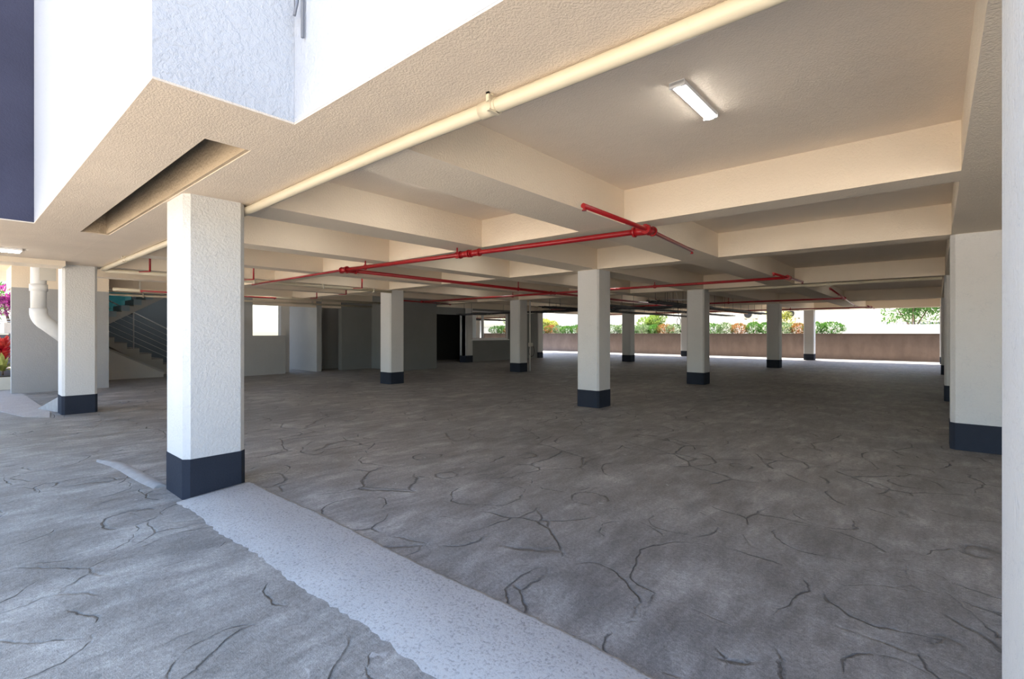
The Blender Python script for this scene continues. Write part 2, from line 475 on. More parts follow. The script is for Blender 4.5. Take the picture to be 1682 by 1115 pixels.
# left side walls -----------------------------------------------------
def W(name, a, mat, label): struct(name, bx(*a), M[mat], label, 'wall')
W('wall_left', (-17.45, -17.2, 1.07, 2.95, 0, 2.63), 'grey_wall_light', 'grey stub wall behind the left front pillar')
W('wall_left', (-18.7, -17.2, 1.07, 2.95, 2.63, ZS), 'beam', 'cream lintel above the grey stub wall')
W('wall_left', (-18.45, -18.2, 5.5, 7.09, 0, ZB), 'grey_wall_light', 'tall grey wall pier beside the bright side opening')
W('wall_left', (-18.45, -18.2, 7.09, 8.24, 0, 1.41), 'grey_wall_light', 'low grey wall under the bright side opening')
W('wall_left', (-21.2, -18.2, 9.45, 9.65, 0, ZB + .02), 'grey_wall_light', 'pale grey wall facing the forecourt past the low wall')
W('wall_left', (-19.5, -19.3, 9.65, 11.9, 0, ZS), 'grey_wall_light', 'dim back wall of the small recess')
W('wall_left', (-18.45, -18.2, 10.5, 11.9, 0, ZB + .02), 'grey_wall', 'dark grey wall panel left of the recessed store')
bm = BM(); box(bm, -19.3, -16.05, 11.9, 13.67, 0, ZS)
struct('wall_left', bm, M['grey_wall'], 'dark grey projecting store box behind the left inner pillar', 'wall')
W('wall_left', (-21.2, -21.0, 13.67, 24, 0, ZS), 'dark_room', 'back wall of the unlit store, its darkness painted in')
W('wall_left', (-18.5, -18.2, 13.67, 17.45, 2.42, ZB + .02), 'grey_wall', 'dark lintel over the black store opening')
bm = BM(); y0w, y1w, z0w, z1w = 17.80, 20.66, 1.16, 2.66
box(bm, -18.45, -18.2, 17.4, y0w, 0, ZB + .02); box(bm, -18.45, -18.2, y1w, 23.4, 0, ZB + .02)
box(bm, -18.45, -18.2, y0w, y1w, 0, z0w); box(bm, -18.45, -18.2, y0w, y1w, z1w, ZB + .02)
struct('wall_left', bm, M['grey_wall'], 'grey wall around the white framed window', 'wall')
W('wall_left', (-21.2, -18.7, 23.4, 23.6, 0, ZS), 'grey_wall', 'grey return wall behind the windowed room')
# stairwell shell
W('wall_stair', (-22.95, -22.8, 1.75, 3.0, 0, ZS), 'stair_back', 'blue grey back wall of the stairwell')
bm = BM(); box(bm, -22.95, -22.8, 3.0, 6.4, 0, 2.2); box(bm, -22.95, -22.8, 4.6, 6.4, 2.2, ZS); box(bm, -22.95, -22.8, 3.0, 4.6, 3.05, ZS)
struct('wall_stair', bm, M['stair_back'], 'blue grey stairwell wall behind the railing', 'wall')
W('wall_stair', (-22.8, -18.46, 6.25, 6.4, 0, ZS), 'stair_back', 'end wall of the stairwell')
W('wall_stair', (-22.8, -18.3, 1.75, 1.9, 0, ZS), 'stair_wall', 'near end wall of the stairwell')
W('wall_stair', (-18.7, -18.45, 2.95, 5.5, ZB - .05, ZS), 'beam', 'cream lintel over the stairwell opening')

W('wall_left', (-18.44, -18.24, 7.09, 10.5, 2.50, ZB + .02), 'beam', 'cream lintel over the bright side opening')
W('wall_right_added', (8.0, 8.2, 1.38, 31.8, 0, 3.45), 'column', 'unseen cream right hand wall added to cut the side light')  # unseen wall added to keep light from the right off the beams
# window in the side wall
win = tag(obj('window_1', bx(-18.40, -18.385, y0w + .06, y1w - .06, z0w + .06, z1w - .06), M['dark_room']), 'white framed two pane window reflecting the hedge', 'window', None, 'structure')  # near-black backing sheet stands in for the dark room behind the glass
bm = BM()
for a in ((y0w, y0w + .07, z0w, z1w), (y1w - .07, y1w, z0w, z1w), (y0w, y1w, z0w, z0w + .08), (y0w, y1w, z1w - .06, z1w), (18.65, 18.73, z0w, z1w)):
    box(bm, -18.27, -18.17, *a)
obj('window_frame', bm, M['white_metal'], win)
obj('window_sill', bx(-18.30, -18.10, y0w - .04, y1w + .04, z0w - .05, z0w), M['white_metal'], win)
obj('window_pane', bx(-18.235, -18.229, y0w + .07, 18.65, z0w + .08, z1w - .06), M['mirror_glass'], win)
obj('window_pane', bx(-18.235, -18.229, 18.73, y1w - .07, z0w + .08, z1w - .06), M['mirror_glass'], win)
win = tag(obj('window_2', bx(-22.89, -22.88, 3.0, 4.6, 2.2, 3.05), M['teal_glass']), 'teal tinted stairwell window above the landing', 'window', None, 'structure')
bm = BM(); box(bm, -22.86, -22.78, 3.0, 4.6, 2.2, 2.25); box(bm, -22.86, -22.78, 3.0, 3.05, 2.2, 3.05); box(bm, -22.86, -22.78, 3.78, 3.83, 2.2, 3.05)
obj('window_frame', bm, M['dark_metal'], win)
# dark door in the store opening
d = tag(obj('door_1', bx(-18.42, -18.36, 14.0, 14.95, 0, 2.42), M['door_dark']), 'black door at the edge of the unlit store opening', 'door', None, 'structure')
bm = BM(); tube(bm, [(-18.34, 14.85, 1.0), (-18.34, 14.72, 1.0)], .012, 8); tube(bm, [(-18.37, 14.85, 1.0), (-18.33, 14.85, 1.0)], .01, 8)
obj('door_handle', bm, M['steel'], d)

# parapet at the far side
struct('wall_far', bx(-60, 8, 33.6, 33.8, -.3, 1.435), M['parapet'], 'long brown parapet wall at the far side', 'wall')
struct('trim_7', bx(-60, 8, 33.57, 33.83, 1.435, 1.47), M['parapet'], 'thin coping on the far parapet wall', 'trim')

# ------------------------------------------------------------------ lamps
def batten(x, y, label, z=ZS, length=.66, group=None, proto=[None]):
    if proto[0] is None:
        t = thing('batten_light', label, 'ceiling light', (0, 0, 0), group)
        bm = BM()
        prof = [(-.052, 0), (.052, 0), (.052, -.014), (.046, -.024), (-.046, -.024), (-.052, -.014)]
        a = [bm.verts.new((px, -length / 2, pz)) for px, pz in prof]; b = [bm.verts.new((px, length / 2, pz)) for px, pz in prof]
        bm.faces.new(a); bm.faces.new(b[::-1])
        for i in range(6): bm.faces.new((a[i], a[(i + 1) % 6], b[(i + 1) % 6], b[i]))
        obj('housing', bm, M['white_metal'], t)
        bm = BM(); rows = []
        for k in range(9):
            a_ = PI * k / 8
            px, pz = -.040 * math.cos(a_), -.0242 - .020 * math.sin(a_)
            rows.append((bm.verts.new((px, -length / 2 + .015, pz)), bm.verts.new((px, length / 2 - .015, pz))))
        for p, q in zip(rows, rows[1:]):
            f = bm.faces.new((p[0], p[1], q[1], q[0])); f.smooth = True
        bm.faces.new([r[0] for r in rows]); bm.faces.new([r[1] for r in rows][::-1])
        obj('diffuser', bm, M['led'], t)
        for s in (-1, 1):
            bm = BM(); yy = s * length / 2
            box(bm, -.054, .054, min(yy, yy - s * .02), max(yy, yy - s * .02), -.040, 0, .004)
            obj('end_cap', bm, M['white_metal'], t)
        proto[0] = t
    else:
        t = copy_tree(proto[0])
        tag(t, label, 'ceiling light', group)
    t.location = (x, y, z)
    return t
batten(-1.30, 3.50, 'lit white batten light on the ceiling behind the front cream pipe')
t = thing('bulkhead_light', 'small square lit lamp under the overhang at the far left', 'ceiling light', (-10.43, .64, ZB - .012))
obj('housing', bx(-10.55, -10.31, .52, .76, ZB - .045, ZB - .012, bev=.006), M['white_metal'], t)
obj('diffuser', bx(-10.53, -10.33, .54, .74, ZB - .062, ZB - .045, bev=.006), M['led'], t)
for x, y, l in [(-4.2, 3.4, 'between the wide beam and the nearest pillar beam'), (-6.5, 3.5, 'in the bay left of the nearest pillar'), (-11.1, 3.6, 'right of the left front pillar'),
                (-1.3, 6.05, 'behind the first cross beam'), (-6.5, 7.0, 'above the red pipe branch'), (-11.1, 7.0, 'near the left inner pillar'), (-16.4, 7.0, 'by the grey side walls'),
                (-1.3, 9.5, 'past the nearest inner pillar row'), (-6.5, 11.6, 'between the two inner pillar rows'), (-11.1, 11.6, 'in front of the store box'), (-16.4, 16.0, 'in front of the store opening'),
                (-1.3, 19.0, 'right of the third inner pillar row'), (-8.6, 19.0, 'over the middle of the rear bay'), (-13.0, 19.0, 'facing the white framed window'),
                (-1.3, 27.5, 'near the far right corner'), (-8.6, 27.5, 'near the far parapet'), (-21.6, 5.3, 'over the stairwell landing')]:
    batten(x, y, 'added unseen batten in the ceiling bay ' + l, group='added unseen battens in the inner ceiling bays')  # unseen battens added to brighten the interior

# ------------------------------------------------------------------ pillars
def pillar(x1, y0, label, wx=.50, wy=.50, band=.345, hi=ZB, chamfer=.035, left=False, zb=0.0, group='square concrete pillars'):
    """x1,y0: corner facing the camera (right side, front side)"""
    x0 = x1 - wx; y1 = y0 + wy
    if left: x0, x1 = x1, x1 + wx
    t = thing('concrete_pillar', label, 'pillar', ((x0 + x1) / 2, (y0 + y1) / 2, zb), group)
    def outline(g):
        c = chamfer; a, b, p, q = x0 - g, x1 + g, y0 - g, y1 + g
        return [(a + c, p), (b - c, p), (b, p + c), (b, q - c), (b - c, q), (a + c, q), (a, q - c), (a, p + c)]
    bm = BM(); prism(bm, outline(0), zb + band, hi)
    obj('shaft', bm, M['column'], t)
    bm = BM(); prism(bm, outline(.005), zb, zb + band)
    obj('painted_base', bm, M['band'], t)
    return t
pillar(-5.085, 1.40, 'largest white pillar with charcoal base, standing at the end of the pale kerb strip', .565, .52, .36, ZB - .012, .05)
pillar(-12.06, 1.40, 'white pillar at the left edge in front of the stairwell and the white downpipe', .52, .50, .345, ZB - .012, .04)
pillar(.14, 1.41, 'white pillar cut off by the right edge of the picture', .56, .56, .345, ZB - .012, .03, left=True)
pillar(.14, 8.51, 'broad white pillar with charcoal base beside the cropped right edge pillar', .52, .50, .345, ZB, .05, left=True)
pillar(.14, 14.38, 'second pillar of the right edge row, mostly hidden behind the broad one', .52, .50, left=True)
pillar(.14, 23.4, 'farthest sliver of a pillar in the right edge row', .52, .50, left=True)
pillar(-5.085, 8.51, 'centre pillar of the first inner row, under the main cross beam', .51)
pillar(-12.06, 8.51, 'left pillar of the first inner row, in front of the dark store box', .52)
pillar(-5.085, 14.38, 'pillar with loose cables dangling on its left side', .51)
pillar(-12.06, 14.38, 'pillar just right of the white framed window', .50)
pillar(-5.085, 23.4, 'pillar beyond the dangling cables with the hedge on both sides', .50)
pillar(-12.06, 23.4, 'distant pillar right of the centre pillar', .50)
pillar(-5.085, 31.3, 'farthest pillar by the parapet, right of the middle', .50)
pillar(-12.06, 31.3, 'farthest pillar by the parapet, peeking left of the cable pillar', .50)
pillar(-18.14, 17.40, 'pillar between the black store opening and the window', .50)
pillar(-18.14, 23.4, 'pillar at the end of the windowed wall', .50)
W('wall_left', (-18.95, -18.7, 8.30, 8.62, 0, ZB + .02), 'column', 'narrow cream pier just past the low grey wall')
pillar(.14, 31.3, 'far right corner pillar by the parapet', .5, left=True)

# ------------------------------------------------------------------ cream pipes
def clamp(bm, c, r, axis, w=.03):
    d = Vector(axis).normalized() * w / 2; c = Vector(c)
    tube(bm, [c - d, c + d], r, 14)
t = thing('drain_pipe', 'thick cream pipe clipped along the inner edge of the front beam', 'pipe', (-5, 1.93, ZB))
PZ = 2.712
bm = BM(); tube(bm, [(-11.95, 1.965, PZ), (-5.66, 1.965, PZ), (-5.05, 1.962, PZ), (-3.6, 1.930, PZ), (-2.5, 1.915, PZ), (-1.0, 1.935, PZ), (8, 1.96, PZ)], .040, 18)
obj('pipe', bm, M['pipe'], t)
for x in (-1.83, 1.9, -7.2, -10.1):
    yy = 1.925 if x > -5 else 1.965
    bm = BM(); tube(bm, [(x - .05, yy, PZ), (x + .05, yy, PZ)], .0445, 18)
    obj('coupling', bm, M['pipe'], t)
    bm = BM(); box(bm, x + .05, x + .07, yy - .075, yy - .04, ZB - .022, ZB - .012); box(bm, x + .05, x + .07, yy - .075, yy - .065, PZ, ZB - .012); clamp(bm, (x + .06, yy, PZ), .044, (1, 0, 0), .02); box(bm, x + .05, x + .07, yy - .07, yy + .01, PZ - .048, PZ - .038)
    obj('clip', bm, M['pipe'], t)

def cream_pipe(pts, r, label, clips, zt):
    t = thing('drain_pipe', label, 'pipe', pts[0])
    bm = BM(); tube(bm, pts, r, 12); obj('pipe', bm, M['pipe'], t)
    for x, y, z in clips:
        bm = BM(); tube(bm, [(x, y - .02, z), (x, y + .02, z)], r * 1.25, 12); obj('coupling', bm, M['pipe'], t)
        bm = BM(); box(bm, x - r * 1.15 - .004, x - r * 1.15 + .004, y - .012, y + .012, z, zt)
        box(bm, x + r * 1.15 - .004, x + r * 1.15 + .004, y - .012, y + .012, z, zt); box(bm, x - r * 1.15 - .004, x + r * 1.15 + .004, y - .012, y + .012, z - r * 1.3, z + .001)
        obj('strap', bm, M['strap'], t)
cream_pipe([(-12.0, 2.0, 2.70), (-12.0, 8.5, 2.70)], .04, 'cream pipe slung under the beam between the left front pillar and the inner pillar', [(-12.0, y, 2.70) for y in (3.2, 4.7, 6.4, 7.9)], ZB)
cream_pipe([(-18.05, 2.95, 2.62), (-18.05, 11.8, 2.60)], .035, 'thin cream pipe along the lintels of the left side walls', [(-18.05, y, 2.61) for y in (3.9, 6.6, 9.2)], ZB)
cream_pipe([(-17.0, 3.0, 2.70), (-17.0, 11.8, 2.70)], .045, 'thick cream pipe in front of the left lintels', [(-17.0, y, 2.70) for y in (3.6, 6.3, 9.0)], ZS - .002)
cream_pipe([(.10, 14.25, 2.70), (-4.9, 14.25, 2.70)], .035, 'cream pipe along the second cross beam at the right', [(-2.0, 14.25, 2.70)], ZB)

# downpipe at the left pillar
t = thing('downpipe', 'fat white downpipe with elbow behind the left front pillar', 'pipe', (-12.95, 1.18, 1.5))
bm = BM(); tube(bm, [(-12.95, 1.17, ZS), (-12.95, 1.17, 1.95)], .115, 20); obj('pipe', bm, M['pvc'], t)
bm = BM(); tube(bm, [(-12.95, 1.17, 2.43), (-12.95, 1.17, 2.30)], .132, 20); obj('coupling', bm, M['pvc'], t)
bm = BM(); pts = [(-12.95, 1.17, 1.97)]
for k in range(9):
    a = k / 8 * math.radians(55); pts.append((-12.95, 1.17 + .28 * (1 - math.cos(a)), 1.90 - .28 * math.sin(a)))
pts.append((-12.95, 1.75, 1.22))
tube(bm, pts, .130, 20); obj('elbow', bm, M['pvc'], t)
bm = BM(); tube(bm, [(-12.95, 1.74, 1.24), (-12.95, 1.78, 1.1), (-12.95, 1.80, 0)], .12, 20); obj('lower_pipe', bm, M['pvc'], t)
bm = BM(); box(bm, -13.10, -12.80, 1.17, 1.20, 2.74, 2.77); box(bm, -12.84, -12.80, 1.17, 1.40, 2.50, 2.9); obj('strap', bm, M['strap'], t)

# ------------------------------------------------------------------ red sprinkler lines
def arc_head(bm, x, y, z):
    tube(bm, [(x, y, z + .0), (x, y, z - .035)], .012, 8); tube(bm, [(x, y, z - .035), (x, y, z - .045)], .022, 10)
def sprinkler(label, pipes, tees=(), heads=(), hangers=(), into=None):
    t = into or thing('sprinkler_pipework', label, 'pipe', pipes[0][1][0], 'red sprinkler lines')
    for nm, pts, r in pipes:
        bm = BM(); tube(bm, pts, r, 12); obj(nm, bm, M['red'], t)
    for c, ax, r in tees:
        bm = BM(); d = Vector(ax).normalized(); c = Vector(c)
        tube(bm, [c - d * .09, c + d * .09], r * 1.35, 12)
        for s in (-1, 1): tube(bm, [c + d * s * .075, c + d * s * .10], r * 1.65, 12)
        obj('fitting', bm, M['red'], t)
    for p in heads:
        bm = BM(); arc_head(bm, *p); obj('sprinkler_head', bm, M['red'], t)
    for (x, y, z), zt in hangers:
        bm = BM(); tube(bm, [(x, y, z), (x, y, zt)], .012, 8); tube(bm, [(x, y - .012, z), (x, y + .012, z)], .05, 12)
        obj('hanger_rod', bm, M['red'], t)
    return t
Z1 = 2.66
X, Y, Z = (1, 0, 0), (0, 1, 0), (0, 0, 1)
net = sprinkler('red sprinkler pipework with long branch lines and cross arms under the beams',
    [('main_pipe', [(-2.45, 5.20, Z1), (-8.22, 4.80, Z1)], .033), ('end_pipe', [(-8.22, 4.80, Z1), (-12.4, 4.82, Z1)], .020),
     ('cross_arm', [(-2.43, 3.80, Z1), (-2.45, 5.20, Z1 + .0), (-2.60, 6.90, Z1)], .024),
     ('trunk_pipe', [(-8.22, 4.80, Z1 - .0), (-8.42, 13.3, Z1), (-8.42, 31.0, Z1 - .02)], .034)],
    [((-2.45, 5.20, Z1), Y, .034), ((-2.54, 5.194, Z1), X, .036), ((-5.05, 5.02, Z1), X, .034), ((-5.25, 5.006, Z1), X, .034), ((-8.22, 4.80, Z1), X, .036), ((-8.23, 4.95, Z1), Y, .034), ((-8.42, 11.55, Z1), Y, .034), ((-8.42, 19.6, Z1), Y, .034)],
    [(-2.43, 3.82, Z1), (-2.60, 6.88, Z1)],
    [((-7.6, 4.843, Z1), ZB + .002), ((-5.4, 4.996, Z1), ZB + .002), ((-8.34, 9.9, Z1), ZS), ((-8.42, 14.5, Z1), ZB), ((-8.42, 18.5, Z1), ZS)])
sprinkler(None,
    [('main_pipe', [(-2.30, 11.55, Z1), (-14.4, 11.62, Z1)], .030), ('cross_arm', [(-2.40, 10.55, Z1), (-2.28, 12.7, Z1)], .022), ('end_arm', [(-14.36, 10.5, Z1), (-14.85, 13.4, Z1)], .022)],
    [((-2.34, 11.55, Z1), Y, .030), ((-7.3, 11.58, Z1), X, .030), ((-14.4, 11.62, Z1), Y, .030)],
    [(-2.40, 10.6, Z1), (-2.28, 12.65, Z1), (-14.36, 10.55, Z1), (-14.8, 13.3, Z1)], [((-5.3, 11.57, Z1), ZB + .002), ((-10.0, 11.6, Z1), ZB + .002)], net)
sprinkler(None,
    [('main_pipe', [(-2.30, 19.6, Z1), (-14.4, 19.6, Z1)], .030), ('cross_arm', [(-2.08, 15.0, Z1), (-2.58, 24.8, Z1)], .022)],
    [((-2.31, 19.6, Z1), Y, .030)], [(-2.08, 15.05, Z1), (-2.2, 17.4, Z1), (-2.57, 24.7, Z1)], [((-6.0, 19.6, Z1), ZS), ((-12.3, 19.6, Z1), ZB + .002)], net)
sprinkler(None, 
    [('main_pipe', [(-2.2, 27.1, Z1), (-16.0, 27.1, Z1)], .030), ('cross_arm', [(-2.2, 25.6, Z1), (-2.2, 28.6, Z1)], .022)],
    [((-2.2, 27.1, Z1), Y, .030)], [(-2.2, 28.5, Z1), (-2.2, 25.7, Z1)], [((-5.4, 27.1, Z1), ZB + .002), ((-12.3, 27.1, Z1), ZB + .002)], net)
sprinkler('short red pipe in front of the stairwell lintel and low wall',
    [('main_pipe', [(-16.57, 3.52, Z1), (-16.59, 7.2, Z1)], .024)], [((-16.58, 5.2, Z1), Y, .024)], [(-16.57, 3.55, Z1), (-16.59, 7.15, Z1)], [((-16.58, 5.35, Z1), ZS)])
for i, (x, y, z0, zt, l) in enumerate([(-11.3, 2.55, 2.67, ZS, 'red drop rod near the left front pillar above the stairwell'), (-11.3, 4.42, 2.67, ZS, 'red drop rod just right of the nearest pillar'),
                                       (-11.3, 7.1, 2.67, ZS, 'red drop rod left of the left inner pillar'), (-13.6, 8.0, 2.68, ZS, 'short red drop rod above the recess walls'), (-15.6, 8.1, 2.66, ZS, 'distant grey red drop rod over the pale grey wall')]):
    t = thing('sprinkler_drop', l, 'pipe', (x, y, zt), 'red drop rods')
    bm = BM(); tube(bm, [(x, y, zt), (x, y, z0)], .018, 8); obj('rod', bm, M['red'], t)
    bm = BM(); tube(bm, [(x + .02, y, z0), (x - .22, y - .12, z0)], .011, 8); obj('hook', bm, M['red'], t)

# ------------------------------------------------------------------ cable tray and loose cables
def cable_tray(x, y0, y1, z, w_, label, n_c, seed):
    t = thing('cable_tray', label, 'cable tray', (x, y0, z))
    bm = BM()
    for s in (-1, 1): box(bm, x + s * w_ / 2 - .006, x + s * w_ / 2 + .006, y0, y1, z, z + .06)
    k = y0
    while k < y1: box(bm, x - w_ / 2, x + w_ / 2, k, k + .02, z, z + .012); k += .3
    obj('ladder', bm, M['dark_metal'], t)
    rnd = random.Random(seed)
    for i in range(n_c):
        pts = []; xx = x + rnd.uniform(-.42, .42) * w_; zz = z + .03 + rnd.uniform(0, .05); k = y0 - rnd.uniform(0, .5)
        while k < y1 + .3:
            pts.append((xx + rnd.uniform(-.03, .03), k, zz + rnd.uniform(-.045, .012))); k += rnd.uniform(.5, 1.0)
        bm = BM(); tube(bm, pts, rnd.uniform(.008, .016), 6); obj('cable', bm, M['pale_cable'] if rnd.random() < .22 else M['cable'], t)
    k = y0 + .5; 
    while k < y1:
        bm = BM()
        box(bm, x - w_ / 2 - .01, x + w_ / 2 + .01, k - .01, k + .01, z - .012, z)
        for s in (-1, 1): tube(bm, [(x + s * w_ / 2, k, z - .006), (x + s * w_ / 2, k, ZS)], .006, 6)
        obj('hanger_rod', bm, M['dark_metal'], t); k += 2.4
cable_tray(-9.35, 15.0, 31.0, 2.50, .5, 'dark cable tray running inward beside the red trunk pipe', 9, 1)
cable_tray(-7.0, 15.2, 29.0, 2.49, .35, 'narrow dark cable tray left of the cable pillar', 6, 2)
cable_tray(-11.2, 15.0, 31.0, 2.46, .5, 'dark cable tray behind the window side pillar', 8, 3)
def cable_tray_x(y, x0, x1, z, w_, label, n_c, seed):
    t = thing('cable_tray', label, 'cable tray', (x0, y, z))
    bm = BM()
    for s in (-1, 1): box(bm, x0, x1, y + s * w_ / 2 - .006, y + s * w_ / 2 + .006, z, z + .06)
    k = x0
    while k < x1: box(bm, k, k + .02, y - w_ / 2, y + w_ / 2, z, z + .012); k += .3
    obj('ladder', bm, M['dark_metal'], t)
    rnd = random.Random(seed)
    for i in range(n_c):
        pts = []; yy = y + rnd.uniform(-.42, .42) * w_; zz = z + .03 + rnd.uniform(0, .05); k = x0 - rnd.uniform(0, .3)
        while k < x1 + .3:
            pts.append((k, yy + rnd.uniform(-.03, .03), zz + rnd.uniform(-.07, .012))); k += rnd.uniform(.5, 1.0)
        bm = BM(); tube(bm, pts, rnd.uniform(.010, .018), 6); obj('cable', bm, M['pale_cable'] if rnd.random() < .2 else M['cable'], t)
    k = x0 + .4
    while k < x1:
        bm = BM()
        box(bm, k - .01, k + .01, y - w_ / 2 - .01, y + w_ / 2 + .01, z - .012, z)
        for s in (-1, 1): tube(bm, [(k, y + s * w_ / 2, z - .006), (k, y + s * w_ / 2, ZS)], .006, 6)
        obj('hanger_rod', bm, M['dark_metal'], t); k += 2.6
cable_tray_x(17.0, -18.0, -6.2, 2.40, .5, 'black cable tray crossing toward the black store opening', 10, 5)

# dangling cables at the left of the third pillar
def sway(p, q, n, amp, seed):
    rnd = random.Random(seed); p, q = Vector(p), Vector(q); o = []
    for i in range(n + 1):
        v = p.lerp(q, i / n)
        if 0 < i < n: v += Vector((rnd.uniform(-amp, amp), rnd.uniform(-amp, amp), 0))
        o.append(v)
    return o
t = thing('dangling_cable', 'dark cable loop dangling in mid air left of the cable pillar', 'cable', (-6.1, 15.0, 2.6))
bm = BM(); tube(bm, sway((-6.12, 15.0, 2.52), (-6.08, 15.0, 1.98), 7, .012, 3), .010, 6)
tube(bm, [(-6.08 + .06 * math.sin(a), 15.0, 1.98 - .12 + .12 * math.cos(a)) for a in [k * 2 * PI / 14 for k in range(14)]], .012, 6)
obj('cable', bm, M['cable'], t)
bm = BM(); tube(bm, sway((-6.08, 15.0, 1.76), (-6.0, 15.0, 1.52), 5, .012, 9), .007, 6); obj('cable_tail', bm, M['cable'], t)
bm = BM(); tube(bm, [(-6.6, 15.0, 2.56), (-5.62, 15.0, 2.52)], .012, 8); obj('support_rod', bm, M['steel'], t)
for k, (pa, pb, l) in enumerate([((-6.33, 15.0, ZS), (-6.33, 15.0, 2.56), 'straight'), ((-6.28, 15.0, ZS), (-6.1, 15.0, 2.55), 'slanting'), ((-5.76, 15.0, ZS), (-5.9, 15.0, 2.54), 'right')]):
    bm = BM(); tube(bm, sway(pa, pb, 3, .01, k), .007, 6); obj('hanging_wire', bm, M['pale_cable'], t)

# hose on the side of the window pillar
t = thing('wall_conduit', 'pale conduit and coiled hose on the pillar right of the window', 'pipe', (-11.98, 14.93, 0))
bm = BM(); tube(bm, [(-11.98, 14.93, 0.02), (-11.98, 14.93, ZB)], .022, 10); obj('conduit', bm, M['pvc'], t)
bm = BM(); tube(bm, [(-11.95 + .09 * math.sin(a) * .6, 14.99 + .1 * math.sin(a), .80 + .22 * math.cos(a)) for a in [k * 2 * PI / 16 for k in range(16)]], .014, 6); obj('hose', bm, M['cable'], t)
bm = BM(); box(bm, -12.03, -11.91, 14.88, 15.03, .98, 1.12, .01); obj('tap_box', bm, M['strap'], t)

# conduit stubs on the front wall
t = thing('wall_conduit', 'two grey conduit stubs hanging on the white wall beside the balcony corner', 'pipe', (-2.8, 1.36, 3.5))
bm = BM(); tube(bm, [(-2.79, 1.362, 5.5), (-2.79, 1.362, 3.22)], .010, 8); obj('conduit', bm, M['grey_conduit'], t)
bm = BM(); tube(bm, [(-2.815, 1.358, 5.0), (-2.815, 1.358, 3.6), (-2.83, 1.35, 3.44), (-2.845, 1.34, 3.36)], .009, 8); obj('conduit_offcut', bm, M['grey_conduit'], t)

# ------------------------------------------------------------------ stairs
t = thing('staircase', 'grey dog leg concrete staircase at the far left with a steel rail', 'stairs', (-21, 4, 0))
bm = BM()
prism_x(bm, [(2.6, 0), (4.90, 0), (4.90, .16), (4.78, .20), (2.6, 1.42)], -20.12, -20.0)
obj('plinth_wall', bm, M['stair_wall'], t)
bm = BM(); prism_x(bm, [(2.6, 1.42), (4.78, .20), (4.90, .16), (4.90, .22), (4.78, .26), (2.6, 1.48)], -20.15, -19.97)
obj('plinth_coping', bm, M['grey_wall_light'], t)
# lower flight, climbing towards -Y
pts = []; y, z = 6.23, 0.0
ys = [6.23 - .35 * k for k in range(11)]
prof = [(6.0, 0)]
y, z = 6.0, 0.0
edges = [5.90, 5.55, 5.20, 4.85, 4.50, 4.15, 3.80, 3.45, 3.10]
zz = [.155, .355, .555, .755, .955, 1.155, 1.35, 1.545, 1.74]
prof = [(5.90, 0)]
for e, h_ in zip(edges, zz):
    prof += [(e, h_)] if prof[-1][0] == e else [(e, prof[-1][1]), (e, h_)]
prof += [(1.10, 1.74), (1.10, 1.5), (3.0, 1.5), (5.2, 0.0)]
bm = BM(); prism_x(bm, prof, -22.7, -21.3); obj('lower_flight', bm, M['stair_wall'], t)
for e, h_ in zip(edges[:-1], zz[:-1]):
    bm = BM(); box(bm, -22.7, -21.36, e - .35, e + .02, h_, h_ + .02); obj('tread', bm, M['tile'], t)
# upper flight, climbing towards +Y
sl = .60
eu = [2.73, 3.08, 3.42, 3.76, 4.08, 4.40, 4.72, 5.04]; zu = [1.80, 2.0, 2.19, 2.39, 2.60, 2.80, 3.0, 3.17]
prof = [(1.10, 1.80)]
for e, h_ in zip(eu, zu): prof += [(e, prof[-1][1]), (e, h_)]
prof += [(5.6, 3.17), (5.6, 3.12), (3.4, 1.77), (2.98, 1.50), (1.10, 1.50)]
bm = BM(); prism_x(bm, prof, -21.2, -20.0); obj('upper_flight', bm, M['stair_wall'], t)
for e, h_ in zip(eu[1:6], zu[1:6]):
    bm = BM(); box(bm, -21.2, -19.985, e - .012, e + .20, h_ - .17, h_ + .012); obj('nosing', bm, M['nosing'], t)
# railing
bm = BM(); tube(bm, [(-21.34, 3.0, 2.98), (-21.34, 5.9, 1.33)], .022, 10); obj('handrail', bm, M['white_metal'], t)
for k in range(1, 6):
    bm = BM(); tube(bm, [(-21.34, 3.0, 2.98 - 1.25 + .205 * k), (-21.34, 5.9, 1.33 - 1.25 + .205 * k)], .008, 6); obj('rail', bm, M['white_metal'], t)
for py, pz in ((4.34, .955), (5.6, .155), (3.1, 1.545)):
    bm = BM(); tube(bm, [(-21.34, py, pz), (-21.34, py, 2.98 - (py - 3.0) * .569)], .018, 10); obj('rail_post', bm, M['white_metal'], t)

